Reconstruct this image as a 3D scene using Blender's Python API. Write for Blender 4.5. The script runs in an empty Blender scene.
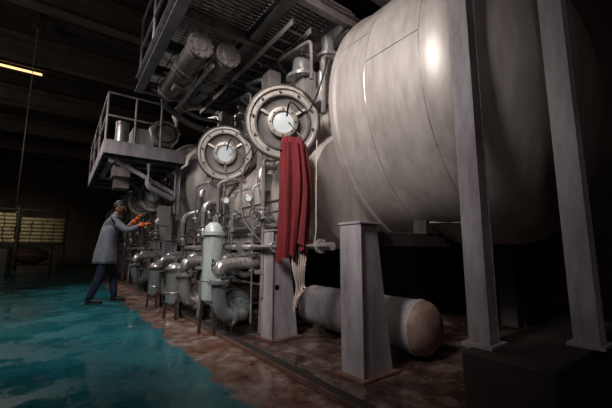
import bpy, math, random
from mathutils import Vector, Matrix, Quaternion
random.seed(4)
S = bpy.context.scene
V = Vector

# ------------------------------------------------------------------ materials
def newmat(name):
    m = bpy.data.materials.new(name); m.use_nodes = True
    nt = m.node_tree
    return m, nt, nt.nodes['Principled BSDF']
def N(nt, t, **kw):
    n = nt.nodes.new(t)
    for k, v in kw.items():
        if hasattr(n, k): setattr(n, k, v)
        else: n.inputs[k].default_value = v
    return n
def ramp(nt, src, stops):
    r = nt.nodes.new('ShaderNodeValToRGB')
    el = r.color_ramp.elements
    while len(el) < len(stops): el.new(0.5)
    for e, (p, c) in zip(el, stops):
        e.position = p; e.color = c if len(c) == 4 else (*c, 1)
    nt.links.new(src, r.inputs[0]); return r
def worn(name, c1, c2, rough=(.4, .65), metal=.3, scale=3.0, streak=True, bump=.05, spec=.5, low=.80):
    m, nt, b = newmat(name)
    tc = N(nt, 'ShaderNodeTexCoord')
    mp = N(nt, 'ShaderNodeMapping'); nt.links.new(tc.outputs['Object'], mp.inputs[0])
    if streak: mp.inputs['Scale'].default_value = (1, 1, .22)
    n1 = N(nt, 'ShaderNodeTexNoise'); n1.inputs['Scale'].default_value = scale
    n1.inputs['Detail'].default_value = 8; n1.inputs['Roughness'].default_value = .65
    nt.links.new(mp.outputs[0], n1.inputs['Vector'])
    n2 = N(nt, 'ShaderNodeTexNoise'); n2.inputs['Scale'].default_value = scale * 6
    n2.inputs['Detail'].default_value = 6
    nt.links.new(mp.outputs[0], n2.inputs['Vector'])
    r = ramp(nt, n1.outputs[0], [(.33, c2), (.62, c1)])
    r2 = ramp(nt, n2.outputs[0], [(.3, (low, low * .98, low * .96)), (.6, (1, 1, 1))])
    mx = N(nt, 'ShaderNodeMix', data_type='RGBA', blend_type='MULTIPLY'); mx.inputs[0].default_value = .8
    nt.links.new(r.outputs[0], mx.inputs[6]); nt.links.new(r2.outputs[0], mx.inputs[7])
    nt.links.new(mx.outputs[2], b.inputs['Base Color'])
    mr = N(nt, 'ShaderNodeMapRange'); mr.inputs[3].default_value = rough[0]; mr.inputs[4].default_value = rough[1]
    nt.links.new(n2.outputs[0], mr.inputs[0]); nt.links.new(mr.outputs[0], b.inputs['Roughness'])
    b.inputs['Metallic'].default_value = metal
    b.inputs['Specular IOR Level'].default_value = spec
    bp = N(nt, 'ShaderNodeBump'); bp.inputs['Strength'].default_value = bump; bp.inputs['Distance'].default_value = .02
    nt.links.new(n2.outputs[0], bp.inputs['Height']); nt.links.new(bp.outputs[0], b.inputs['Normal'])
    return m

M = {}
M['vessel'] = worn('vessel_steel', (.58, .52, .485), (.42, .365, .34), (.36, .52), .28, 2.3, True, .06, .5, .76)
M['steel'] = worn('stainless_steel', (.60, .57, .55), (.30, .275, .265), (.20, .40), .62, 6)
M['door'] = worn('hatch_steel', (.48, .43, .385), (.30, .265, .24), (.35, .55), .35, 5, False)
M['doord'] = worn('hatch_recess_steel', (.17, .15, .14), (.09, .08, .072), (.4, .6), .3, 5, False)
M['leg'] = worn('painted_grey_steel', (.42, .375, .40), (.21, .18, .19), (.45, .7), .1, 5)
M['dark'] = worn('dark_steel', (.08, .066, .062), (.03, .024, .023), (.45, .7), .3, 6)
M['plat'] = worn('platform_steel', (.30, .26, .25), (.14, .12, .112), (.42, .65), .25, 5)
M['rust'] = worn('rusty_steel', (.20, .10, .07), (.07, .03, .022), (.6, .85), .1, 8, False)
M['drum'] = worn('tank_tan', (.25, .16, .13), (.12, .07, .055), (.5, .7), .1, 6, False)
M['white'] = worn('filter_housing_paint', (.56, .61, .58), (.38, .41, .39), (.35, .5), .1, 5)
M['blue'] = worn('pump_blue_grey', (.34, .37, .37), (.15, .165, .17), (.3, .5), .4, 6)
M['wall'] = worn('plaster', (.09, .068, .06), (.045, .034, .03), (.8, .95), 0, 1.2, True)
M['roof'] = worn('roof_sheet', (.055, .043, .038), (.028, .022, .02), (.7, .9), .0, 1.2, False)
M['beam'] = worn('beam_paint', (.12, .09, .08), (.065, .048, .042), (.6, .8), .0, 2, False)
M['crate'] = worn('crate_dark', (.03, .024, .02), (.014, .011, .01), (.7, .9), .0, 4, False)
M['roll'] = worn('cotton_rolls', (.46, .41, .27), (.24, .20, .12), (.8, .95), .0, 6, False)
M['hair'] = worn('hair_black', (.012, .010, .010), (.006, .005, .005), (.5, .7), 0, 30, False)
M['skin'] = worn('skin', (.32, .17, .11), (.26, .13, .085), (.5, .65), 0, 12, False, .02)
M['coat'] = worn('work_coat', (.27, .28, .32), (.16, .17, .20), (.8, .95), 0, 9, True, .3)
M['trous'] = worn('trousers_navy', (.022, .028, .07), (.012, .015, .038), (.8, .95), 0, 9, True, .3)
M['shoe'] = worn('shoe_leather', (.02, .015, .014), (.01, .01, .01), (.35, .55), 0, 9, False)
M['glove'] = worn('orange_glove', (.85, .16, .03), (.70, .11, .02), (.5, .65), 0, 9, False)
M['rubber'] = worn('black_rubber', (.012, .012, .013), (.008, .008, .008), (.35, .5), 0, 9, False)
M['cloth'] = worn('red_cloth', (.19, .010, .015), (.09, .006, .009), (.8, .95), 0, 7, True, .3)
M['rope'] = worn('cotton_rope', (.60, .50, .46), (.42, .32, .28), (.8, .95), 0, 30, False)
m, nt, b = newmat('sight_glass'); b.inputs['Base Color'].default_value = (.62, .66, .68, 1); b.inputs['Roughness'].default_value = .12
M['glass'] = m
m, nt, b = newmat('eye_white'); b.inputs['Base Color'].default_value = (.6, .58, .55, 1); M['eye'] = m
m, nt, b = newmat('skylight_pane'); b.inputs['Base Color'].default_value = (.8, .7, .5, 1)
b.inputs['Emission Color'].default_value = (1, .66, .30, 1); b.inputs['Emission Strength'].default_value = 1.5; M['sky'] = m

def floor_mat():
    m, nt, b = newmat('wet_painted_floor')
    g = N(nt, 'ShaderNodeNewGeometry')
    sx = N(nt, 'ShaderNodeSeparateXYZ'); nt.links.new(g.outputs['Position'], sx.inputs[0])
    def noise(sc, det=6, vec=None, ro=.6):
        n = N(nt, 'ShaderNodeTexNoise'); n.inputs['Scale'].default_value = sc; n.inputs['Detail'].default_value = det
        n.inputs['Roughness'].default_value = ro
        nt.links.new(g.outputs['Position'], n.inputs['Vector']); return n
    def math_(op, a, bb):
        q = N(nt, 'ShaderNodeMath', operation=op)
        for i, s in enumerate((a, bb)):
            if isinstance(s, (int, float)): q.inputs[i].default_value = s
            else: nt.links.new(s, q.inputs[i])
        return q.outputs[0]
    n1 = noise(2.2, 8); n2 = noise(20, 8, ro=.8); n3 = noise(1.6, 7, ro=.65); n4 = noise(3.5, 10, ro=.78); n5 = noise(1.3, 6)
    d = math_('ADD', sx.outputs['X'], math_('MULTIPLY', math_('SUBTRACT', n1.outputs[0], .5), .65))
    d = math_('ADD', d, math_('MULTIPLY', math_('SUBTRACT', n2.outputs[0], .5), .30))
    mask = N(nt, 'ShaderNodeMapRange'); nt.links.new(d, mask.inputs[0])
    mask.inputs[1].default_value = 1.01; mask.inputs[2].default_value = 1.05
    teal = ramp(nt, n5.outputs[0], [(.30, (.010, .09, .112)), (.50, (.014, .15, .18)), (.70, (.03, .22, .245))])
    chips = ramp(nt, n2.outputs[0], [(.40, (1, 1, 1)), (.47, (0, 0, 0))])
    t2 = N(nt, 'ShaderNodeMix', data_type='RGBA'); nt.links.new(math_('MULTIPLY', chips.outputs[0], .7), t2.inputs[0])
    nt.links.new(teal.outputs[0], t2.inputs[6]); t2.inputs[7].default_value = (.012, .035, .04, 1)
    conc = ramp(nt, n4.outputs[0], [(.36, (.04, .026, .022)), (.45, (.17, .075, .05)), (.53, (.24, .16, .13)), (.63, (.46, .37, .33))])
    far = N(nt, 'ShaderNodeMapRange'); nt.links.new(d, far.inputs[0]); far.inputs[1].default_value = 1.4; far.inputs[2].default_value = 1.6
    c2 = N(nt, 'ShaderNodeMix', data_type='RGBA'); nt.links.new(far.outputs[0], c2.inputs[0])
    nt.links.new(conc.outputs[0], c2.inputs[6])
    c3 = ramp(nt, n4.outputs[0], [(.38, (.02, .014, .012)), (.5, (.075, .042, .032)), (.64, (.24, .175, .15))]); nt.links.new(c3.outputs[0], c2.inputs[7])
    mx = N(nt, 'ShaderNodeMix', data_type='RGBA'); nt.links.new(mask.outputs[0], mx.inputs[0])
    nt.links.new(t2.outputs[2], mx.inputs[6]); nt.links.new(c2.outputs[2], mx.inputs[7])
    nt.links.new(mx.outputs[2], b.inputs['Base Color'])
    r = ramp(nt, n3.outputs[0], [(.44, (.07, .07, .07)), (.54, (.34, .34, .34))])
    nt.links.new(r.outputs[0], b.inputs['Roughness'])
    bp = N(nt, 'ShaderNodeBump'); bp.inputs['Strength'].default_value = .16; bp.inputs['Distance'].default_value = .01
    hh = math_('MULTIPLY', n4.outputs[0], r.outputs[0])
    nt.links.new(hh, bp.inputs['Height']); nt.links.new(bp.outputs[0], b.inputs['Normal'])
    return m
M['floor'] = floor_mat()

# ------------------------------------------------------------------ geometry builder
def frame(ax):
    ax = V(ax).normalized()
    h = V((0, 0, 1)) if abs(ax.z) < .95 else V((1, 0, 0))
    u = ax.cross(h).normalized(); w = u.cross(ax).normalized()
    return ax, u, w
class G:
    def __init__(s): s.v = []; s.f = []; s.m = []; s.mats = []
    def mi(s, k):
        if k not in s.mats: s.mats.append(k)
        return s.mats.index(k)
    def add(s, vs, fs, k):
        o = len(s.v); s.v += [tuple(x) for x in vs]; i = s.mi(k)
        for f in fs: s.f.append([o + a for a in f]); s.m.append(i)
    def box(s, c, d, k, rot=None):
        vs = []
        for x in (-.5, .5):
            for y in (-.5, .5):
                for z in (-.5, .5):
                    p = V((x * d[0], y * d[1], z * d[2]))
                    if rot is not None: p = rot @ p
                    vs.append(p + V(c))
        s.add(vs, [(0, 1, 3, 2), (4, 6, 7, 5), (0, 4, 5, 1), (2, 3, 7, 6), (0, 2, 6, 4), (1, 5, 7, 3)], k)
    def bar(s, p0, p1, w, h, k):
        p0 = V(p0); p1 = V(p1); ax, u, n = frame(p1 - p0)
        R = Matrix((u, ax, n)).transposed()
        s.box((p0 + p1) / 2, (w, (p1 - p0).length, h), k, R)
    def hbeam(s, p0, p1, w, h, k, t=.012):
        p0 = V(p0); p1 = V(p1); ax, u, n = frame(p1 - p0); L = (p1 - p0).length
        R = Matrix((u, ax, n)).transposed(); c = (p0 + p1) / 2
        s.box(c + n * (h / 2 - t / 2), (w, L, t), k, R); s.box(c - n * (h / 2 - t / 2), (w, L, t), k, R)
        s.box(c, (t, L, h - 2 * t), k, R)
    def lathe(s, o, ax, prof, k, seg=32):
        ax, u, w = frame(ax); o = V(o); vs = []; fs = []; rings = []
        for t, r in prof:
            if r < 1e-5: rings.append([len(vs)]); vs.append(o + ax * t)
            else:
                rings.append(list(range(len(vs), len(vs) + seg)))
                for i in range(seg):
                    a = 2 * math.pi * i / seg
                    vs.append(o + ax * t + (u * math.cos(a) + w * math.sin(a)) * r)
        for a, bb in zip(rings, rings[1:]):
            for i in range(seg):
                j = (i + 1) % seg
                if len(a) == 1 and len(bb) == 1: continue
                if len(a) == 1: fs.append((a[0], bb[i], bb[j]))
                elif len(bb) == 1: fs.append((a[i], bb[0], a[j]))
                else: fs.append((a[i], bb[i], bb[j], a[j]))
        s.add(vs, fs, k)
    def cyl(s, p0, p1, r, k, r1=None, seg=20):
        p0 = V(p0); p1 = V(p1); L = (p1 - p0).length; r1 = r if r1 is None else r1
        s.lathe(p0, p1 - p0, [(0, 0), (0, r), (L, r1), (L, 0)], k, seg)
    def torus(s, c, ax, R, r, k, seg=48, n=8):
        s.lathe(c, ax, [(r * math.sin(2 * math.pi * i / n), R + r * math.cos(2 * math.pi * i / n)) for i in range(n + 1)], k, seg)
    def ell(s, c, rad, k, rot=None, seg=16, n=10):
        vs = []; fs = []
        for i in range(n + 1):
            th = math.pi * i / n
            for j in range(seg):
                ph = 2 * math.pi * j / seg
                p = V((rad[0] * math.sin(th) * math.cos(ph), rad[1] * math.sin(th) * math.sin(ph), rad[2] * math.cos(th)))
                if rot is not None: p = rot @ p
                vs.append(V(c) + p)
        for i in range(n):
            for j in range(seg):
                fs.append((i * seg + j, (i + 1) * seg + j, (i + 1) * seg + (j + 1) % seg, i * seg + (j + 1) % seg))
        s.add(vs, fs, k)
    def tube(s, pts, r, k, bend=None, seg=14, rads=None):
        pts = [V(p) for p in pts]; bend = r * 2 if bend is None else bend
        path = []; rr = []
        for i, p in enumerate(pts):
            if 0 < i < len(pts) - 1 and bend > 0:
                a = (pts[i - 1] - p); c = (pts[i + 1] - p)
                bl = min(bend, a.length * .48, c.length * .48)
                A = p + a.normalized() * bl; C = p + c.normalized() * bl
                for q in range(7):
                    t = q / 6
                    path.append(A * (1 - t) ** 2 + p * 2 * t * (1 - t) + C * t * t); rr.append(rads[i] if rads else r)
            else: path.append(p); rr.append(rads[i] if rads else r)
        vs = []; fs = []; prev = None
        for i, p in enumerate(path):
            t = (path[min(i + 1, len(path) - 1)] - path[max(i - 1, 0)]).normalized()
            if prev is None: _, u, w = frame(t)
            else:
                u = (prev - t * prev.dot(t)).normalized(); w = t.cross(u)
            prev = u
            for j in range(seg):
                a = 2 * math.pi * j / seg
                vs.append(p + (u * math.cos(a) + w * math.sin(a)) * rr[i])
        for i in range(len(path) - 1):
            for j in range(seg):
                fs.append((i * seg + j, (i + 1) * seg + j, (i + 1) * seg + (j + 1) % seg, i * seg + (j + 1) % seg))
        fs.append(list(range(seg))); o = (len(path) - 1) * seg; fs.append([o + j for j in range(seg)][::-1])
        s.add(vs, fs, k)
    def flange(s, c, ax, r, k, t=.02, bolts=8):
        ax_, u, w = frame(ax); c = V(c)
        s.cyl(c - ax_ * t, c + ax_ * t, r, k, seg=24)
        for i in range(bolts):
            a = 2 * math.pi * i / bolts; p = c + (u * math.cos(a) + w * math.sin(a)) * r * .84
            s.cyl(p - ax_ * (t + .012), p + ax_ * (t + .012), r * .085, k, seg=6)
    def wheel(s, c, ax, R, k):
        ax_, u, w = frame(ax); c = V(c)
        s.torus(c, ax_, R, R * .11, k, 24, 8)
        for i in range(4):
            a = math.pi * i / 2; s.cyl(c, c + (u * math.cos(a) + w * math.sin(a)) * R, R * .08, k, seg=6)
        s.cyl(c - ax_ * R * .8, c + ax_ * R * .2, R * .12, k, seg=8)
    def valve(s, c, ax, hd, r, k, kw='dark'):
        c = V(c); ax_ = V(ax).normalized(); hd = V(hd).normalized()
        s.lathe(c - ax_ * r * 2, ax_, [(0, 0), (0, r * 1.7), (r * .4, r * 1.7), (r * .45, r * 1.1), (r * 1.2, r * 1.25), (r * 2, r * 1.5),
                (r * 2.8, r * 1.25), (r * 3.55, r * 1.1), (r * 3.6, r * 1.7), (r * 4, r * 1.7), (r * 4, 0)], k, 20)
        s.cyl(c, c + hd * r * 2.6, r * .7, k, r * .5, 14); s.cyl(c + hd * r * 2.4, c + hd * r * 2.7, r, k, seg=14)
        s.wheel(c + hd * r * 4, hd, r * 1.5, kw)
    def obj(s, name, parent=None, bevel=0, angle=35):
        me = bpy.data.meshes.new(name); me.from_pydata(s.v, [], s.f)
        for k in s.mats: me.materials.append(M[k])
        me.polygons.foreach_set('material_index', s.m)
        me.polygons.foreach_set('use_smooth', [True] * len(s.f)); me.validate()
        import bmesh
        bm = bmesh.new(); bm.from_mesh(me); bmesh.ops.recalc_face_normals(bm, faces=bm.faces); bm.to_mesh(me); bm.free()
        me.set_sharp_from_angle(angle=math.radians(angle)); me.update()
        o = bpy.data.objects.new(name, me); S.collection.objects.link(o)
        if parent: o.parent = parent
        if bevel:
            md = o.modifiers.new('b', 'BEVEL'); md.width = bevel; md.segments = 2; md.limit_method = 'ANGLE'; md.angle_limit = math.radians(50)
        return o
def empty(name, loc=(0, 0, 0)):
    o = bpy.data.objects.new(name, None); S.collection.objects.link(o); o.empty_display_size = .2
    return o

# ------------------------------------------------------------------ room
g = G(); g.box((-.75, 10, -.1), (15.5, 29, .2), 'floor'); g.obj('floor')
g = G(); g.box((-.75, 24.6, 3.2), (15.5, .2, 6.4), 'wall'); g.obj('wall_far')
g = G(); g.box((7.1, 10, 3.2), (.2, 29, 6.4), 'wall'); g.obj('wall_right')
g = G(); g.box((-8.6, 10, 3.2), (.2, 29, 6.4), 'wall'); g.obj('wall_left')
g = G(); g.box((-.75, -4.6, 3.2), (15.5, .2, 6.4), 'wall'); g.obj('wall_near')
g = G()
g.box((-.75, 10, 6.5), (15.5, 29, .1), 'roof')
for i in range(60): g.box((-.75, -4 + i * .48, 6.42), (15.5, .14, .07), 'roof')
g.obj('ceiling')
for i, y in enumerate([2.5, 5.4, 8.0, 10.6, 14.2, 17.6, 21]):
    g = G(); g.hbeam((-8.4, y, 6.0), (7, y, 6.0), .28, .5, 'beam', .03); g.box((-.75, y, 6.33), (15.2, .3, .12), 'beam')
    g.obj('ceiling_beam')
g = G()
g.box((-1.45, 12.6, 6.36), (1.1, .2, .04), 'sky')
for x in (-2.02, -.88): g.box((x, 12.6, 6.36), (.05, .28, .06), 'beam')
for y in (12.47, 12.73): g.box((-1.45, y, 6.36), (1.2, .05, .06), 'beam')
g.obj('window_1')
g = G()
for z, x in ((5.3, -3), (4.4, -5)): g.tube([(x, 0, z), (x, 24, z)], .06, 'beam')
for y in (1, 8, 15, 22):
    for z, x in ((5.3, -3), (4.4, -5)): g.cyl((x, y, z), (x, y, 6.4), .012, 'beam', seg=6)
g.obj('ceiling_pipes')

g = G()
g.box((1.52, 8.0, .02), (.09, 16.5, .04), 'crate'); g.box((1.475, 8.0, .022), (.01, 16.5, .044), 'rust')
g.obj('machine_kerb', bevel=.004)

# ------------------------------------------------------------------ dyeing machine
def dish(y_end, y_knee, R, n=12):
    out = []
    for i in range(n + 1):
        a = math.pi / 2 * i / n
        out.append((y_knee + (y_end - y_knee) * math.cos(a), R * math.sin(a)))
    return out
def hatch(gd, c, n, R):
    gd.lathe(c, n, [(-.06, 0), (-.06, R * .90), (-.04, R), (.02, R), (.032, R * .97), (.032, R * .91), (.012, R * .89), (.012, R * .78)], 'door', 48)
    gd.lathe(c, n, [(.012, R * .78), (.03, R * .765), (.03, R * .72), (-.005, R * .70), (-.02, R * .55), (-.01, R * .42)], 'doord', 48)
    gd.lathe(c, n, [(-.012, R * .43), (.035, R * .42), (.04, R * .39), (.04, R * .30), (.03, R * .285), (.015, R * .28)], 'door', 40)
    gd.lathe(c, n, [(.02, R * .285), (.026, R * .1), (.028, 0)], 'glass', 32)
    gd.torus(V(c) + V(n).normalized() * .01, n, R * 1.01, .014, 'dark', 48, 8)
    ax, u, w = frame(n); c = V(c)
    for i in range(10):
        a = 2 * math.pi * i / 10 + .2; p = c + (u * math.cos(a) + w * math.sin(a)) * R * .84
        gd.cyl(p, p + ax * .035, .014, 'doord', seg=6)
    for i in range(8):
        a = 2 * math.pi * i / 8; p = c + (u * math.cos(a) + w * math.sin(a)) * R * .35
        gd.cyl(p, p + ax * .05, .009, 'dark', seg=6)
    for a in (.5, 2.6, 4.7):
        d = (u * math.cos(a) + w * math.sin(a)); gd.bar(c + d * R * .42, c + d * R * .72, .03, .03, 'door')
    a = 2.4; d = u * math.cos(a) + w * math.sin(a); e = ax.cross(d)
    gd.tube([c + d * R * .95 + e * .08, c + d * R * .95 + e * .08 + ax * .07, c + d * R * .95 - e * .08 + ax * .07, c + d * R * .95 - e * .08], .01, 'dark', .02, 8)

def machine(name, dy):
    P = empty(name)
    cx, cz, RR = 3.54, 2.45, 1.45
    g = G()
    prof = dish(.66 + dy, 1.38 + dy, RR) + [(2.34 + dy, RR), (2.36 + dy, RR + .022), (2.42 + dy, RR + .022), (2.44 + dy, RR - .02), (2.62 + dy, 1.24),
            (5.0 + dy, 1.22)] + [(t, r) for t, r in reversed(dish(5.6 + dy, 5.0 + dy, 1.22))]
    g.lathe((cx, 0, cz), (0, 1, 0), prof, 'vessel', 112)
    for y, r in ((1.38, RR), (1.95, RR), (3.4, 1.234), (4.5, 1.225)):
        g.torus((cx, y + dy, cz), (0, 1, 0), r, .004, 'steel', 96, 6)
    for a in (3.0, ):
        x = cx + (RR + .001) * math.cos(a); z = cz + (RR + .001) * math.sin(a)
        g.cyl((x, 1.38 + dy, z), (x, 1.95 + dy, z), .003, 'steel', seg=6)
    for a in (2.75, ):
        x = cx + (RR + .001) * math.cos(a); z = cz + (RR + .001) * math.sin(a)
        g.cyl((x, 1.95 + dy, z), (x, 2.36 + dy, z), .003, 'steel', seg=6)
    g.lathe((2.62, 0, 1.62), (0, 1, 0), [(2.58 + dy, 0), (2.58 + dy, .62), (2.64 + dy, .66), (5.2 + dy, .66), (5.4 + dy, .5), (5.5 + dy, 0)], 'vessel', 64)
    g.torus((2.62, 3.6 + dy, 1.62), (0, 1, 0), .662, .006, 'steel', 64, 6)
    g.obj('vessel', P, angle=40)
    g = G()
    for y in (3.12, 4.63):
        y += dy
        g.cyl((3.0, y, 2.55), (2.12, y, 2.34), .34, 'steel', seg=36)
        g.flange((2.10, y, 2.335), (-1, 0, -.24), .42, 'steel', .03, 12)
        g.lathe((2.10, y, 2.335), (-1, 0, -.24), [(.03, .34), (.06, .34), (.06, .30), (-.05, .28), (-.05, 0)], 'dark', 32)
        g.tube([(2.18, y - .1, 2.45), (2.18, y - .1, 3.3), (2.6, y, 3.75), (3.2, y, 3.75), (3.3, y, 3.4)], .13, 'steel', .25, 24)
        g.flange((2.18, y - .1, 2.98), (0, 0, 1), .20, 'steel', .02, 10); g.flange((2.18, y - .1, 3.28), (0, 0, 1), .18, 'steel', .015, 10)
        g.box((2.32, y - .36, 2.72), (.4, .26, .34), 'steel')
        g.box((2.5, y + .42, 2.75), (.55, .42, .5), 'steel')
        g.box((2.2, y + .42, 2.8), (.04, .3, .32), 'dark')
        g.cyl((2.34, y - .38, 2.88), (2.34, y - .38, 3.16), .10, 'plat'); g.cyl((2.34, y - .38, 3.16), (2.34, y - .38, 3.20), .13, 'steel')
        g.cyl((2.34, y - .38, 3.20), (2.34, y - .38, 3.42), .08, 'steel')
        g.tube([(2.0, y - .5, 2.75), (2.0, y - .5, 3.2), (2.0, y + .2, 3.3), (2.4, y + .5, 3.3)], .022, 'plat', .08, 8)
        g.tube([(1.95, y + .45, 2.2), (1.95, y + .45, 3.15), (1.9, y + .9, 3.25), (2.5, y + 1.0, 3.25)], .03, 'steel', .08, 10)
        g.valve((1.95, y + .45, 2.75), (0, 0, 1), (-1, -.3, 0), .035, 'steel')
        g.tube([(2.05, y + .7, 2.0), (2.05, y + .7, 2.9), (2.4, y + .7, 3.0)], .045, 'steel', .1, 12)
        g.tube([(2.15, y - .52, 2.4), (2.15, y - .52, 3.05), (2.5, y - .5, 3.15)], .03, 'steel', .08, 10)
        g.tube([(1.85, y + .62, 2.4), (1.85, y + .62, 3.0), (1.85, y + .95, 3.05), (2.3, y + 1.0, 2.9)], .018, 'steel', .08, 8)
        g.flange((2.05, y + .7, 2.6), (0, 0, 1), .085, 'steel', .014, 8)
        g.box((1.98, y + .3, 3.05), (.16, .18, .22), 'plat')
    g.obj('loading_necks', P, .006)
    g = G()
    n = V((-.50, -.83, -.16)).normalized()
    for c in ((1.75, 2.78, 2.26), (1.75, 4.29, 2.29)):
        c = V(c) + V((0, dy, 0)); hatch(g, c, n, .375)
        g.bar(c - n * .05 + V((.05, .0, .12)), (2.06, c.y + .04, 2.42), .05, .06, 'steel')
        g.bar(c - n * .05 + V((.05, .0, -.12)), (2.06, c.y + .04, 2.22), .05, .06, 'steel')
        g.cyl((2.06, c.y + .03, 2.1), (2.06, c.y + .03, 2.55), .03, 'dark', seg=12)
    g.obj('loading_hatches', P, .003)
    g = G()
    for y in (1.9, 3.2, 4.9):
        y += dy
        vs = []
        for z, xb in ((.02, 2.17), (1.15, 2.03)):
            for (x, yy) in ((1.84, y - .10), (xb, y - .10), (xb, y + .10), (1.84, y + .10)): vs.append((x, yy, z))
        g.add(vs, [(0, 3, 2, 1), (4, 5, 6, 7), (0, 1, 5, 4), (1, 2, 6, 5), (2, 3, 7, 6), (3, 0, 4, 7)], 'leg')
        g.box((1.836, y, .585), (.014, .235, 1.13), 'leg')
        g.box((2.0, y, .012), (.42, .30, .024), 'rust')
        g.box((1.95, y, 1.16), (.26, .25, .02), 'leg')
        g.bar((2.0, y, 1.04), (4.6, y, 1.04), .14, .12, 'dark')
        g.bar((2.9, y, 1.08), (2.9, y, 1.35), .14, .3, 'dark')
        g.hbeam((4.6, y, 0.02), (4.6, y, 1.9), .2, .24, 'dark')
    g.hbeam((1.98, 3.3 + dy, 1.1), (1.98, 4.8 + dy, 1.1), .12, .12, 'leg')
    g.obj('support_legs', P, .003)
    g = G()
    g.tube([(1.78, 2.05 + dy, .98), (1.78, 3.55 + dy, .98), (1.62, 3.75 + dy, .98), (1.62, 5.6 + dy, .98)], .035, 'steel', .1)
    for y in (2.2, 2.95, 3.6): g.flange((1.78 if y < 3.6 else 1.70, y + dy, .98), (0, 1, 0), .062, 'steel', .012, 6)
    g.tube([(2.0, 3.55 + dy, 1.1), (1.9, 3.55 + dy, 1.9), (2.1, 3.55 + dy, 2.1)], .04, 'steel', .1)
    g.tube([(1.85, 3.35 + dy, .05), (1.85, 3.35 + dy, 1.9), (2.2, 3.4 + dy, 2.0)], .035, 'steel', .1)
    g.tube([(1.8, 4.95 + dy, .05), (1.8, 4.95 + dy, 2.6), (2.3, 4.95 + dy, 2.8)], .055, 'steel', .12)
    g.tube([(1.72, 5.15 + dy, .3), (1.72, 5.15 + dy, 1.9), (2.3, 5.15 + dy, 2.0)], .04, 'steel', .12)
    g.tube([(1.6, 4.62 + dy, .05), (1.6, 4.62 + dy, 1.6), (2.2, 4.5 + dy, 1.75)], .045, 'steel', .12)
    g.tube([(1.58, 5.5 + dy, .05), (1.58, 5.5 + dy, 1.5), (1.9, 5.3 + dy, 1.6)], .05, 'steel', .12)
    rr = random.Random(11)
    for k in range(16):
        yy = 3.3 + k * .155 + rr.uniform(-.05, .05) + dy; xx = rr.uniform(1.62, 1.98); zt = rr.uniform(1.15, 2.05); r = rr.choice((.010, .014, .02, .026))
        z0 = rr.uniform(.05, .9)
        g.tube([(xx, yy, z0), (xx, yy, zt), (xx + .12, yy + rr.uniform(-.2, .2), zt + .05), (2.2, yy, zt + rr.uniform(.05, .3))], r, 'steel' if k % 3 else 'plat', .06, 10)
        if k % 2: g.valve((xx, yy, (z0 + zt) / 2), (0, 0, 1), (-1, -.5, 0), r * 1.35, 'steel')
        else: g.flange((xx, yy, (z0 + zt) / 2 + .1), (0, 0, 1), r * 2.2, 'steel', .01, 6)
    for zz, xx, r in ((1.22, 1.86, .022), (1.38, 1.92, .016), (.55, 1.9, .03), (1.52, 1.96, .012)):
        g.tube([(xx, 3.1 + dy, zz), (xx, 4.2 + dy, zz), (xx + .03, 4.3 + dy, zz + .05), (xx + .03, 5.4 + dy, zz + .05)], r, 'steel', .05, 10)
    for yy, zz in ((3.5, 1.55), (4.15, 1.6), (4.45, 1.42), (5.2, 1.7)):
        g.lathe((1.74, yy + dy, zz), (-.6, -.8, 0), [(0, 0), (0, .045), (.03, .045), (.035, .037), (.032, .035)], 'steel', 20)
        g.lathe((1.74, yy + dy, zz), (-.6, -.8, 0), [(.028, .036), (.029, 0)], 'glass', 20)
        g.cyl((1.76, yy + dy + .01, zz - .03), (1.9, yy + dy + .02, zz - .25), .010, 'steel', seg=8)
    for yy in (3.9, 4.4, 5.35): g.tube([(1.7, yy + dy, .98), (1.7, yy + dy, .72), (1.95, yy + dy, .6), (2.2, yy + dy, .9), (2.3, yy + dy, 1.1)], .04, 'steel', .12, 12)
    for c in ((1.85, 3.35, 1.35), (1.8, 4.95, 1.5), (1.6, 4.62, 1.2), (1.72, 5.15, 1.15), (1.58, 5.5, 1.1)):
        c = V(c) + V((0, dy, 0)); g.valve(c, (0, 0, 1), (-1, -.4, 0), .04, 'steel')
    for c in ((1.8, 4.95, 2.1), (1.85, 3.35, .7), (1.8, 4.95, .8), (1.6, 4.62, .7)):
        c = V(c) + V((0, dy, 0)); g.flange(c, (0, 0, 1), .085, 'steel', .015, 8)
    g.box((1.75, 4.72 + dy, 1.75), (.14, .2, .28), 'steel'); g.box((1.95, 3.45 + dy, 1.75), (.1, .16, .2), 'white')
    g.obj('pipework', P, 0)
    g = G()
    y = dy
    g.tube([(1.72, 2.66 + y, 2.28), (1.66, 2.52 + y, 2.40), (1.80, 2.45 + y, 2.22), (1.98, 2.5 + y, 2.5), (2.1, 2.45 + y, 2.95), (2.3, 2.8 + y, 3.2)], .009, 'rubber', .15, 8)
    g.tube([(1.72, 2.62 + y, 2.2), (1.78, 2.45 + y, 1.98), (1.95, 2.6 + y, 1.85), (2.02, 2.85 + y, 2.1)], .008, 'rubber', .15, 8)
    g.tube([(1.72, 4.16 + y, 2.3), (1.70, 4.0 + y, 2.45), (1.85, 3.9 + y, 2.1), (2.0, 3.75 + y, 2.5), (2.2, 3.7 + y, 2.9)], .010, 'rubber', .15, 8)
    g.tube([(1.75, 4.7 + y, 1.6), (1.72, 4.4 + y, 1.35), (1.78, 4.1 + y, 1.5), (1.84, 3.8 + y, 1.35)], .010, 'rubber', .15, 8)
    g.tube([(1.95, 3.45 + y, 1.65), (1.85, 3.3 + y, 1.35), (1.9, 3.2 + y, 1.3), (1.98, 3.2 + y, 1.1)], .010, 'rubber', .15, 8)
    g.tube([(2.05, 3.9 + y, 2.3), (1.75, 3.75 + y, 1.9), (1.7, 3.6 + y, 1.3), (1.85, 3.4 + y, 1.05)], .010, 'rubber', .2, 8)
    g.obj('cables', P)
    return P
machine('dyeing_machine', 0)
machine('dyeing_machine', 5.95)
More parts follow.
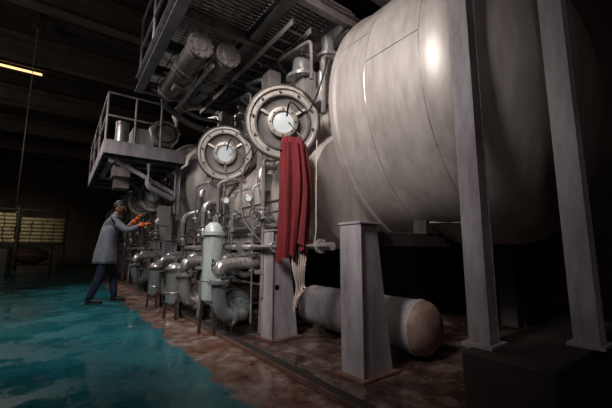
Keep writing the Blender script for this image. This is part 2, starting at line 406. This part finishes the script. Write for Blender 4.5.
machine('dyeing_machine', 11.9)

g = G()
g.lathe((2.62, 0, .27), (0, 1, 0), [(1.70, 0), (1.71, .1), (1.735, .18), (1.78, .225), (1.82, .235)], 'drum', 40)
g.lathe((2.62, 0, .27), (0, 1, 0), [(1.82, .235), (3.4, .235), (3.5, .15), (3.52, 0)], 'leg', 40)
g.torus((2.62, 1.85, .27), (0, 1, 0), .236, .008, 'leg', 40, 6)
for y in (2.0, 3.1):
    g.box((2.62, y, .05), (.4, .1, .1), 'dark')
g.obj('condensate_tank')

g = G(); g.box((2.75, .85, .19), (1.7, .45, .38), 'crate'); g.obj('concrete_plinth', bevel=.01)
for x, y in ((2.1, 1.04), (2.6, .66)):
    g = G()
    g.hbeam((x, y, .38), (x, y, 6.0), .13, .12, 'leg', .012); g.box((x, y, .392), (.2, .18, .022), 'leg')
    if x < 2.2: g.tube([(2.08, 1.08, 1.12), (2.0, 1.3, 1.13)], .012, 'steel')
    g.obj('steel_column', bevel=.002)

# ------------------------------------------------------------------ overhead platform
def grating(g, x0, x1, y0, y1, z, k, st=.06):
    n = int((y1 - y0) / st)
    for i in range(n + 1): g.box(((x0 + x1) / 2, y0 + i * st, z), (x1 - x0, .012, .03), k)
    n = int((x1 - x0) / .12)
    for i in range(n + 1): g.box((x0 + i * .12, (y0 + y1) / 2, z), (.012, y1 - y0, .02), k)
g = G()
X0, X1, Y0, Y1, Z = .80, 2.5, 2.5, 5.6, 3.56
for x in (X0, 1.7, X1): g.hbeam((x, Y0, Z), (x, Y1, Z), .12, .24 if x != 1.7 else .12, 'leg' if x != 1.7 else 'plat')
for y in (Y0, 3.45, 4.2, 4.9, Y1): g.hbeam((X0, y, Z - .02), (X1 + .6, y, Z - .02), .08, .14, 'plat')
grating(g, X0, X1, Y0, Y1, Z + .12, 'plat')
for x, y in ((X0, Y0), (X0, 3.7), (X0, 4.65), (X0, Y1)): g.cyl((x, y, Z + .08), (x, y, Z + 1.15), .02, 'leg', seg=8)
for z in (.62, 1.15): g.cyl((X0, Y0, Z + z), (X0, Y1, Z + z), .02, 'leg', seg=8)
for y in (3.45, Y1): g.bar((X1, y, Z), (3.0, y, 3.4), .08, .08, 'plat')
g.bar((X1, Y1, Z), (2.5, Y1, 2.9), .08, .08, 'plat')
for x in (1.78, 2.02): g.box((x, 4.1, Z - .22), (.015, 2.9, .07), 'plat')
for i in range(15): g.box((1.9, 2.75 + i * .19, Z - .25), (.24, .03, .01), 'plat')
for i, x in enumerate((1.82, 1.87, 1.92, 1.97)): g.tube([(x, 2.7, Z - .23), (x + .01, 4, Z - .235), (x, 5.5, Z - .23)], .014, 'rubber', .05, 8)
g.obj('overhead_platform', bevel=.002)
g = G()
for x, z in ((1.10, 3.27), (1.44, 3.27)):
    g.lathe((x, 0, z), (0, 1, 0), [(3.5, 0), (3.5, .07), (3.51, .08), (3.51, .15), (3.55, .15), (3.55, .11), (3.62, .11), (3.62, .13), (4.02, .13), (4.02, .155), (4.07, .155), (4.07, .12), (4.12, .12), (4.12, .155), (4.17, .155), (4.17, .13), (4.85, .13), (4.85, .16), (4.90, .16), (4.90, .06), (5.1, .06), (5.1, 0)], 'plat', 28)
    for i in range(10):
        a = 2 * math.pi * i / 10
        g.cyl((x + .128 * math.cos(a), 3.49, z + .128 * math.sin(a)), (x + .128 * math.cos(a), 3.57, z + .128 * math.sin(a)), .010, 'steel', seg=6)
        g.cyl((x + .14 * math.cos(a), 4.0, z + .14 * math.sin(a)), (x + .14 * math.cos(a), 4.19, z + .14 * math.sin(a)), .008, 'steel', seg=6)
    for y in (3.8, 4.7): g.bar((x, y, z + .08), (x, y, 3.5), .03, .1, 'dark')
    g.box((x + .0, 4.45, z - .13), (.12, .16, .08), 'plat')
g.tube([(1.10, 5.05, 3.27), (1.10, 5.25, 3.2), (1.5, 5.3, 3.0), (2.0, 5.3, 2.9)], .05, 'plat', .1)
g.tube([(1.27, 3.6, 3.12), (1.27, 5.0, 3.12), (1.6, 5.2, 3.1), (2.2, 5.2, 3.1)], .03, 'steel', .1)
g.obj('exhaust_ducts')
g = G()
g.tube([(1.9, 2.3, 3.95), (1.9, 3.3, 3.95), (1.9, 5.4, 3.95)], .08, 'leg')
g.hbeam((1.5, 2.42, 4.05), (3.4, 2.42, 4.05), .10, .16, 'leg')
g.obj('steam_pipe')

# second platform
g = G()
X0, X1, Y0, Y1, Z = .50, 1.95, 6.95, 11.2, 2.86
g.box(((X0 + X1) / 2, Y0, Z), (X1 - X0, .04, .26), 'leg'); g.box((X0, (Y0 + Y1) / 2, Z), (.04, Y1 - Y0, .26), 'leg')
g.box((X1, (Y0 + Y1) / 2, Z), (.04, Y1 - Y0, .26), 'leg'); g.box(((X0 + X1) / 2, Y1, Z), (X1 - X0, .04, .26), 'leg')
g.box(((X0 + X1) / 2, (Y0 + Y1) / 2, Z + .1), (X1 - X0, Y1 - Y0, .02), 'plat')
for i in range(7): g.hbeam((X0, Y0 + .3 + i * .6, Z - .08), (X1, Y0 + .3 + i * .6, Z - .08), .08, .1, 'plat')
for x, y in ((X0, Y0), (.98, Y0), (X0, 8.4), (X0, 9.8), (X0, Y1), (1.45, Y0)):
    g.cyl((x, y, Z + .1), (x, y, Z + 1.05), .02, 'leg', seg=8)
for z in (.6, 1.05):
    g.cyl((X0, Y0, Z + z), (X0, Y1, Z + z), .02, 'leg', seg=8); g.cyl((X0, Y0, Z + z), (1.45, Y0, Z + z), .02, 'leg', seg=8)
g.bar((.6, Y0 + .3, Z - .12), (1.9, Y0 + .3, 2.1), .06, .08, 'leg')
g.hbeam((1.9, Y0 + .3, .0), (1.9, Y0 + .3, Z - .1), .1, .1, 'leg')
g.hbeam((1.9, Y1 - .3, .0), (1.9, Y1 - .3, Z - .1), .1, .1, 'leg')
g.box((.85, 7.5, Z - .32), (.3, .4, .3), 'plat'); g.box((1.0, 8.6, Z - .35), (.3, .4, .35), 'plat')
g.tube([(.65, 7.2, Z - .2), (.65, 9, Z - .2), (1.2, 9.1, Z - .2), (1.8, 9.1, Z - .6)], .05, 'leg', .1)
g.tube([(1.3, 7.1, Z - .2), (1.3, 7.1, 2.2), (1.8, 7.2, 2.0)], .06, 'leg', .1)
g.box((1.2, 7.6, Z + .35), (.4, .5, .48), 'leg'); g.cyl((.8, 7.3, Z + .11), (.8, 7.3, Z + .62), .12, 'steel')
g.obj('service_platform', bevel=.003)
g = G()
g.lathe((1.60, 7.25, 3.42), (0, 1, 0), [(0, 0), (0, .1), (.02, .14), (.02, .27), (.05, .3), (.28, .3), (.3, .27), (.3, 0)], 'steel', 32)
g.torus((1.60, 7.25, 3.42), (0, 1, 0), .2, .015, 'dark', 32, 8)
g.box((1.60, 7.4, 3.04), (.4, .3, .18), 'dark'); g.cyl((1.60, 7.55, 3.42), (1.60, 8.0, 3.42), .14, 'plat')
g.tube([(1.85, 7.4, 3.5), (1.85, 7.4, 4.1), (2.3, 7.4, 4.3), (3.2, 7.4, 4.3), (3.2, 7.4, 3.7)], .1, 'steel', .2)
g.obj('extraction_blower')

# ------------------------------------------------------------------ pumps & filter
def pump(x, y, k='blue'):
    g = G()
    g.box((x + .05, y + .12, .05), (.26, .75, .1), 'dark')
    g.lathe((x, y - .14, .30), (0, 1, 0), [(0, 0), (0, .09), (.03, .10), (.05, .17), (.09, .2), (.15, .2), (.19, .17), (.2, .1), (.26, .09), (.26, 0)], k, 32)
    g.tube([(x, y - .1, .24), (x, y - .28, .24), (x - .26, y - .28, .24), (x - .30, y - .26, .5), (x - .30, y - .26, .62)], .078, k, .2, 20)
    g.flange((x, y - .17, .27), (0, 1, 0), .125, k, .016); g.flange((x - .30, y - .26, .60), (0, 0, 1), .12, k, .016)
    g.flange((x - .14, y - .28, .24), (1, 0, 0), .115, k, .014)
    g.tube([(x - .15, y - .04, .30), (x - .15, y - .04, .75)], .06, k, .1, 16); g.flange((x - .15, y - .04, .62), (0, 0, 1), .11, k, .016)
    g.cyl((x, y + .1, .30), (x, y + .48, .30), .125, 'plat', seg=28)
    for i in range(16):
        a = 2 * math.pi * i / 16; g.box((x + .132 * math.cos(a), y + .29, .30 + .132 * math.sin(a)), (.022, .3, .008), 'plat', Matrix.Rotation(-a, 3, 'Y'))
    g.box((x, y + .28, .46), (.12, .14, .07), 'plat'); g.box((x, y + .3, .14), (.22, .2, .1), 'dark')
    g.box((x, y, .12), (.18, .1, .1), 'dark')
    g.tube([(x - .15, y - .04, .7), (x - .15, y - .04, .86), (x + .1, y - .02, .87), (x + .45, y, .87)], .055, 'steel', .15, 16)
    g.tube([(x - .30, y - .26, .6), (x - .30, y - .26, .78), (x - .05, y - .26, .80), (x + .35, y - .26, .80)], .068, 'steel', .15, 16)
    g.valve((x - .15, y - .04, .78), (0, 0, 1), (-1, -.2, 0), .04, 'steel')
    return g.obj('circulation_pump', bevel=.002)
pump(1.72, 3.80); pump(1.72, 5.05, 'steel'); pump(1.70, 6.35, 'steel'); pump(1.72, 8.9)
def filt(x, y, k='white', s=1.0):
    g = G()
    g.lathe((x, y, 0), (0, 0, 1), [(t * s, r) for t, r in [(.32, 0), (.33, .06), (.38, .11), (.42, .115), (1.12, .115), (1.12, .145), (1.16, .145), (1.16, .115), (1.22, .10), (1.27, .055), (1.28, 0)]], k, 32)
    g.torus((x, y, .6 * s), (0, 0, 1), .116, .008, 'steel', 32, 6)
    for a in (.5, 2.6, 4.7): g.bar((x + .1 * math.cos(a), y + .1 * math.sin(a), .45 * s), (x + .13 * math.cos(a), y + .13 * math.sin(a), 0), .03, .03, 'dark')
    g.cyl((x, y, 1.27 * s), (x, y, 1.27 * s + .09), .02, 'steel', seg=8); g.wheel((x, y, 1.27 * s + .11), (0, 0, 1), .05, 'dark')
    g.tube([(x + .1, y, 1.0 * s), (x + .3, y, 1.0 * s)], .03, 'steel')
    g.obj('filter_housing')
filt(1.46, 3.84); filt(1.34, 6.1, 'steel', .58); filt(1.34, 4.95, 'steel', .6)

# ------------------------------------------------------------------ red cloth
def cloth():
    nu, nv = 120, 40; vs = []; fs = []
    for j in range(nv + 1):
        t = j / nv; z = 1.93 - t * 1.02
        wid = .096 + .020 * min(1, t * 2.2) + .008 * math.sin(t * 5)
        for i in range(nu):
            a = 2 * math.pi * i / nu
            fold = 1 + (.28 * math.sin(a * 9 + t * 1.2) + .15 * math.sin(a * 15 - t * 1.2) + .08 * math.sin(a * 3 + 1)) * (.7 + .3 * t)
            lx = math.cos(a) * wid * fold; ly = math.sin(a) * wid * .6 * fold
            zz = z - (.05 * math.sin(a * 4 + 1) + .04 * math.sin(a * 9)) * t ** 4 + .03 * math.cos(a) * t
            vs.append((1.665 + lx * .805 + ly * .593 + .02 * math.sin(t * 4), 2.468 - lx * .593 + ly * .805, zz))
    for j in range(nv):
        for i in range(nu):
            fs.append((j * nu + i, j * nu + (i + 1) % nu, (j + 1) * nu + (i + 1) % nu, (j + 1) * nu + i))
    fs.append(list(range(nu)))
    g = G(); g.add(vs, fs, 'cloth')
    for k in range(7):
        a = k / 6 * 2 - 1
        g.tube([(1.66 + a * .070, 2.47 - a * .05, 1.86), (1.68 + a * .065, 2.50 - a * .045, 1.98 + .02 * math.sin(k)), (1.73 + a * .055, 2.58 - a * .035, 2.02), (1.78 + a * .045, 2.70, 1.95)], .028, 'cloth', .05, 10)
    g.obj('red_fabric', angle=80)
cloth()
g = G()
for k in range(7):
    o = k * .018 - .04
    g.tube([(1.70 + o, 2.45 - o, 1.0), (1.69 + o, 2.42, .75), (1.73 + o * .6, 2.44, .62 - .05 * (k % 2)), (1.70 + o * .5, 2.42 - o, .50 + .02 * k), (1.72 + o, 2.45, .42 + .03 * k)], .009, 'rope', .06, 8)
g.tube([(1.82, 2.3, 1.95), (1.80, 2.29, 1.5), (1.79, 2.28, 1.1), (1.78, 2.3, .98)], .006, 'rope', .06, 8)
g.obj('rope_tassel')

# ------------------------------------------------------------------ hoist chain
g = G()
x, y = -.84, 9.3
for i in range(92):
    z = 1.95 + i * .045
    pts = [(0, .022), (.011, .012), (.011, -.012), (0, -.022), (-.011, -.012), (-.011, .012), (0, .022)]
    g.tube([(x + (p if i % 2 else 0), y + (0 if i % 2 else p), z + q) for p, q in pts], .0045, 'steel', .004, 5)
g.tube([(x, y, 1.95), (x, y, 1.86), (x + .06, y, 1.80), (x + .02, y, 1.72), (x - .04, y, 1.76)], .012, 'steel', .03, 8)
g.cyl((x, y, 6.0), (x, y, 6.45), .05, 'dark'); g.box((x, y, 6.08), (.2, .14, .2), 'dark')
g.obj('hoist_chain')

# ------------------------------------------------------------------ far stock: rolls lying in racks
g = G()
rr = random.Random(5)
for bay in range(4):
    x0 = -6.85 + bay * 1.75
    for r in range(8):
        z = 1.34 + r * .165
        if r == 7 and bay % 2: continue
        for row in (19.5, 19.9):
            o = rr.uniform(-.03, .03)
            for q in range(4):
                a = x0 + .08 + q * .40 + o
                g.cyl((a, row, z), (a + .36, row, z), .076, 'roll', seg=10)
    for z in (1.22, 2.75): g.box((x0 + .875, 19.4, z), (1.75, .05, .06), 'crate')
g.box((-3.4, 20, 1.22), (7.1, 1.3, .05), 'crate')
for x in (-6.9, -5.12, -3.37, -1.62, .13):
    for y in (19.3, 20.7): g.box((x, y, 1.45), (.07, .07, 2.9), 'crate')
for x in (-6, -4.2, -2.5, -.8): g.box((x, 20, .5), (1.4, 1.1, 1.0), 'dark')
g.obj('fabric_roll_rack')
for x, y in ((-3.2, 15.5), (-.9, 16.5)):
    g = G()
    g.box((x, y, .38), (1.3, .9, .05), 'dark')
    for dx in (-.62, .62):
        for dy in (-.42, .42):
            g.box((x + dx, y + dy, .7), (.04, .04, .7), 'dark'); g.cyl((x + dx - .02, y + dy, .09), (x + dx + .02, y + dy, .09), .09, 'rubber', seg=14); g.box((x+dx,y+dy,.25),(.04,.04,.25),'dark')
    for z in (.7, 1.02):
        for dy in (-.42, .42): g.box((x, y + dy, z), (1.26, .03, .04), 'dark')
        for dx in (-.62, .62): g.box((x + dx, y, z), (.03, .86, .04), 'dark')
    g.ell((x, y, .72), (.55, .36, .32), 'drum', seg=24)
    g.obj('fabric_trolley')

# ------------------------------------------------------------------ worker
def skinmesh(verts, edges, rads, root, name, sub=2):
    me = bpy.data.meshes.new(name); me.from_pydata(verts, edges, [])
    o = bpy.data.objects.new(name, me); S.collection.objects.link(o)
    o.modifiers.new('s', 'SKIN'); sd = o.modifiers.new('d', 'SUBSURF'); sd.levels = sub; sd.render_levels = sub
    for i, r in enumerate(rads):
        d = me.skin_vertices[0].data[i]; d.radius = r if isinstance(r, tuple) else (r, r); d.use_root = (i == root)
    bpy.context.view_layer.update()
    dg = bpy.context.evaluated_depsgraph_get()
    nm = bpy.data.meshes.new_from_object(o.evaluated_get(dg))
    bpy.data.objects.remove(o); return nm
W = empty('factory_worker')
yaw = math.radians(-14)
T = Matrix.Translation((.74, 7.14, 0)) @ Matrix.Rotation(yaw, 4, 'Z') @ Matrix.Scale(1.03, 4)
def addworker(me, name, mats, assign=None):
    me.materials.clear()
    for k in mats: me.materials.append(M[k])
    for p in me.polygons:
        p.use_smooth = True; p.material_index = assign(p.center) if assign else 0
    me.transform(T); o = bpy.data.objects.new(name, me); S.collection.objects.link(o); o.parent = W; return o
bv = [(-.06, 0, .97), (-.05, 0, 1.12), (-.02, 0, 1.30), (.02, 0, 1.45), (.04, 0, 1.54), (.07, 0, 1.62),
      (.03, .17, 1.46), (.20, .26, 1.30), (.36, .17, 1.48),
      (.03, -.17, 1.45), (.27, -.22, 1.26), (.53, -.15, 1.38),
      (-.06, .10, .90), (.06, .11, .50), (.10, .11, .09),
      (-.07, -.10, .90), (-.10, -.11, .50), (-.24, -.12, .09)]
be = [(0, 1), (1, 2), (2, 3), (3, 4), (4, 5), (3, 6), (6, 7), (7, 8), (3, 9), (9, 10), (10, 11), (0, 12), (12, 13), (13, 14), (0, 15), (15, 16), (16, 17)]
br = [(.125, .155), (.115, .145), (.125, .16), (.10, .14), .06, .055, .078, .062, .047, .078, .062, .047, .105, .078, .062, .105, .078, .062]
me = skinmesh(bv, be, br, 0, 'body')
def asg(c):
    if c.z > 1.53 and c.x < .22 and abs(c.y) < .09: return 2
    if c.z < .93: return 1
    return 0
addworker(me, 'body', ['coat', 'trous', 'skin'], asg)
def shell(rows, k, seg=40, wob=.0):
    vs = []; fs = []
    for j, (cx, cy, z, rx, ry) in enumerate(rows):
        for i in range(seg):
            a = 2 * math.pi * i / seg; f = 1 + wob * j / len(rows) * (math.sin(a * 6 + j * .5) + .5 * math.sin(a * 9 + 2))
            vs.append((cx + rx * f * math.cos(a), cy + ry * f * math.sin(a), z))
    for j in range(len(rows) - 1):
        for i in range(seg):
            fs.append((j * seg + i, (j + 1) * seg + i, (j + 1) * seg + (i + 1) % seg, j * seg + (i + 1) % seg))
    return vs, fs
rows = [(-.005, 0, 1.38, .125, .165), (-.03, 0, 1.25, .138, .178), (-.05, 0, 1.10, .142, .175), (-.06, 0, .98, .158, .188), (-.065, 0, .86, .178, .20), (-.07, 0, .74, .190, .208), (-.075, 0, .68, .195, .21)]
vs, fs = shell(rows, 'coat', 40, .05)
me = bpy.data.meshes.new('coat'); me.from_pydata(vs, [], fs); o = addworker(me, 'coat_skirt', ['coat'])
md = o.modifiers.new('s', 'SOLIDIFY'); md.thickness = .008
g = G(); g.torus((.045, 0, 1.535), (.3, 0, 1), .066, .016, 'coat', 24, 8)
me_o = g.obj('collar'); me_o.data.transform(T); me_o.parent = W
def head():
    g = G(); c = V((.105, 0, 1.71))
    tilt = Matrix.Rotation(math.radians(14), 3, 'Y')
    vs = []; fs = []; seg, n = 32, 24
    for i in range(n + 1):
        th = math.pi * i / n
        for j in range(seg):
            ph = 2 * math.pi * j / seg
            x = math.sin(th) * math.cos(ph); y = math.sin(th) * math.sin(ph); z = math.cos(th)
            w = 1 - .28 * max(0, -z) ** 1.3
            X = .098 * x * w; Y = .076 * y * w; Z = .118 * z
            if x > 0 and z < 0: X += .012 * x * (-z)
            if x < 0 and z < -.3: X *= .82
            if x > .6:
                e = math.exp(-((abs(y) - .38) ** 2 / .02 + (z - .02) ** 2 / .02)); X -= .010 * e
                X += .005 * math.exp(-((z - .2) ** 2) / .01)
            vs.append(c + tilt @ V((X, Y, Z)))
    for i in range(n):
        for j in range(seg): fs.append((i * seg + j, (i + 1) * seg + j, (i + 1) * seg + (j + 1) % seg, i * seg + (j + 1) % seg))
    g.add(vs, fs, 'skin')
    L = lambda p: c + tilt @ V(p)
    g.tube([L((.090, 0, .012)), L((.106, 0, -.012)), L((.114, 0, -.030)), L((.098, 0, -.040))], .01, 'skin', .01, 10, rads=[.007, .010, .014, .008])
    for s in (-1, 1):
        g.ell(L((.082, s * .028, .004)), (.013, .015, .009), 'eye'); g.ell(L((.094, s * .028, .004)), (.003, .006, .006), 'hair')
        g.ell(L((.092, s * .030, .022)), (.006, .018, .004), 'hair')
        g.ell(L((-.004, s * .077, -.008)), (.017, .008, .030), 'skin', tilt)
    g.ell(L((.094, 0, -.062)), (.008, .025, .005), 'drum'); g.ell(L((.090, 0, -.069)), (.008, .020, .006), 'skin')
    vs = []; fs = []
    for i in range(n + 1):
        th = math.pi * i / n
        for j in range(seg):
            ph = 2 * math.pi * j / seg
            lim = math.radians(62) + math.radians(58) * (1 - math.cos(ph)) / 2
            t = th / math.pi * lim
            x = math.sin(t) * math.cos(ph); y = math.sin(t) * math.sin(ph); z = math.cos(t)
            f = 1.09 + .02 * math.sin(j * 3.1) * math.sin(i * 1.7)
            if i == n: f = .98
            w = 1 - .25 * max(0, -z)
            vs.append(c + tilt @ V((.098 * x * f * w, .077 * y * f * w, .118 * z * f)))
    for i in range(n):
        for j in range(seg): fs.append((i * seg + j, (i + 1) * seg + j, (i + 1) * seg + (j + 1) % seg, i * seg + (j + 1) % seg))
    g.add(vs, fs, 'hair')
    o = g.obj('head', angle=80); o.data.transform(T); o.parent = W
head()
def hand(wr, d, nrm, side, name, curl=.5):
    g = G(); wr = V(wr); d = V(d).normalized(); nrm = V(nrm); nrm = (nrm - d * nrm.dot(d)).normalized(); sd = d.cross(nrm).normalized() * side
    g.tube([wr - d * .12, wr - d * .03, wr + d * .01], .05, 'glove', .03, 16, rads=[.064, .056, .038])
    R = Matrix((d, sd, nrm)).transposed()
    g.ell(wr + d * .05, (.058, .047, .024), 'glove', R, 18, 12)
    lens = (.072, .083, .077, .060)
    for i in range(4):
        p = wr + d * (.088 - .004 * abs(i - 1.3)) + sd * (.033 - i * .022); dd = d.copy(); pts = [p - d * .03, p]
        ang = 0
        for q, l in enumerate((.45, .32, .23)):
            ang += curl * (.7 + .3 * q); dd = (d * math.cos(ang) + nrm * math.sin(ang)).normalized()
            p = p + dd * lens[i] * l; pts.append(p)
        g.tube(pts, .0095, 'glove', .008, 10, rads=[.012, .0115, .0105, .010, .0085]); g.ell(pts[-1], (.009,) * 3, 'glove', None, 8, 6)
    p = wr + d * .025 + sd * .035
    pts = [p - sd * .015, p + sd * .02 + d * .02 + nrm * .01, p + sd * .03 + d * .048 + nrm * .03, p + sd * .022 + d * .07 + nrm * .045]
    g.tube(pts, .012, 'glove', .01, 10, rads=[.016, .014, .012, .010]); g.ell(pts[-1], (.0105,) * 3, 'glove', None, 8, 6)
    o = g.obj(name, angle=80); o.data.transform(T); o.parent = W
hand((.53, -.15, 1.38), (.75, .2, .30), (0, .2, -1), 1, 'hand_right', .55)
hand((.36, .17, 1.48), (.45, -.3, .75), (.6, 0, -.6), -1, 'hand_left', .4)
g = G()
for ax, ay in ((.10, .11), (-.24, -.12)):
    g.tube([(ax - .05, ay, .045), (ax, ay, .055), (ax + .09, ay, .045), (ax + .16, ay, .036), (ax + .19, ay, .034)], .045, 'shoe', .02, 16, rads=[.036, .045, .042, .036, .022])
    g.box((ax + .06, ay, .010), (.27, .085, .020), 'shoe')
    g.cyl((ax, ay, .05), (ax, ay, .13), .05, 'shoe', .052)
o = g.obj('shoes', W, .004); o.data.transform(T)

g = G()
g.tube([(1.50, 7.05, .05), (1.50, 7.05, 1.55), (1.85, 7.05, 1.7)], .04, 'steel', .1)
g.valve((1.50, 7.05, 1.25), (0, 0, 1), (-1, 0, 0), .04, 'steel')
g.box((1.62, 7.05, 1.62), (.2, .26, .4), 'plat'); g.cyl((1.50, 7.05, .04), (1.50, 7.05, .36), .05, 'dark')
g.tube([(1.50, 7.05, 1.47), (1.43, 6.97, 1.47), (1.34, 6.86, 1.47)], .014, 'dark', .02, 8)
g.obj('control_station', bevel=.004)

# ------------------------------------------------------------------ lights
def spot(name, loc, tgt, power, col, ang, blend=.8, rad=.3):
    l = bpy.data.lights.new(name, 'SPOT'); l.energy = power; l.color = col; l.spot_size = math.radians(ang); l.spot_blend = blend; l.shadow_soft_size = rad
    o = bpy.data.objects.new(name, l); S.collection.objects.link(o); o.location = loc
    o.rotation_euler = (V(tgt) - V(loc)).to_track_quat('-Z', 'Y').to_euler()
def point(name, loc, power, col, rad=.4):
    l = bpy.data.lights.new(name, 'POINT'); l.energy = power; l.color = col; l.shadow_soft_size = rad
    o = bpy.data.objects.new(name, l); S.collection.objects.link(o); o.location = loc
spot('key_lamp', (-1.1, 1.2, 3.9), (2.15, 2.8, 2.05), 860, (1, .955, .92), 68, 1.0, .5)
spot('aisle_fill', (-1.2, 3.6, 5.4), (1.2, 5.3, .9), 640, (1, .98, .98), 66, 1.0, .4)  # unseen spot added to light the worker and teal floor
spot('back_fill', (-1.2, 11.0, 5.6), (1.8, 8.4, 1.8), 620, (1, .95, .9), 84, .9, .4)  # fill spot without a fixture, aimed back at the second machine
spot('back_fill', (-1.6, 5.6, 3.6), (1.8, 8.4, 2.2), 240, (1, .95, .92), 60, 1, .4)  # spot added on the aisle side to brighten the second machine
spot('rack_fill', (-3, 16, 4.5), (-2.5, 20, 1.9), 300, (1, .88, .62), 70, .9, .3)  # warm spot added to brighten the roll rack, no fixture modelled
point('bay_fill', (-3.2, 6.5, 4.4), 52, (1, .80, .68))  # unseen point fills added to lift ceiling beams and surroundings, no pendants
point('bay_fill', (-4.0, 13, 4.6), 42, (1, .78, .64))
point('bay_fill', (-1.5, -1.2, 3.4), 44, (1, .88, .86))  # unseen fill added behind the camera
w = bpy.data.worlds.new('world'); S.world = w; w.use_nodes = True
w.node_tree.nodes['Background'].inputs[0].default_value = (.5, .45, .5, 1); w.node_tree.nodes['Background'].inputs[1].default_value = .02

# ------------------------------------------------------------------ camera
cam = bpy.data.cameras.new('camera'); cam.lens = 19.41; cam.sensor_width = 36; cam.clip_start = .05
co = bpy.data.objects.new('camera', cam); S.collection.objects.link(co); co.location = (0, 0, .95)
co.rotation_euler = V((.593 * .9905, .805 * .9905, .1375)).to_track_quat('-Z', 'Y').to_euler()
S.camera = co
S.view_settings.view_transform = 'Standard'
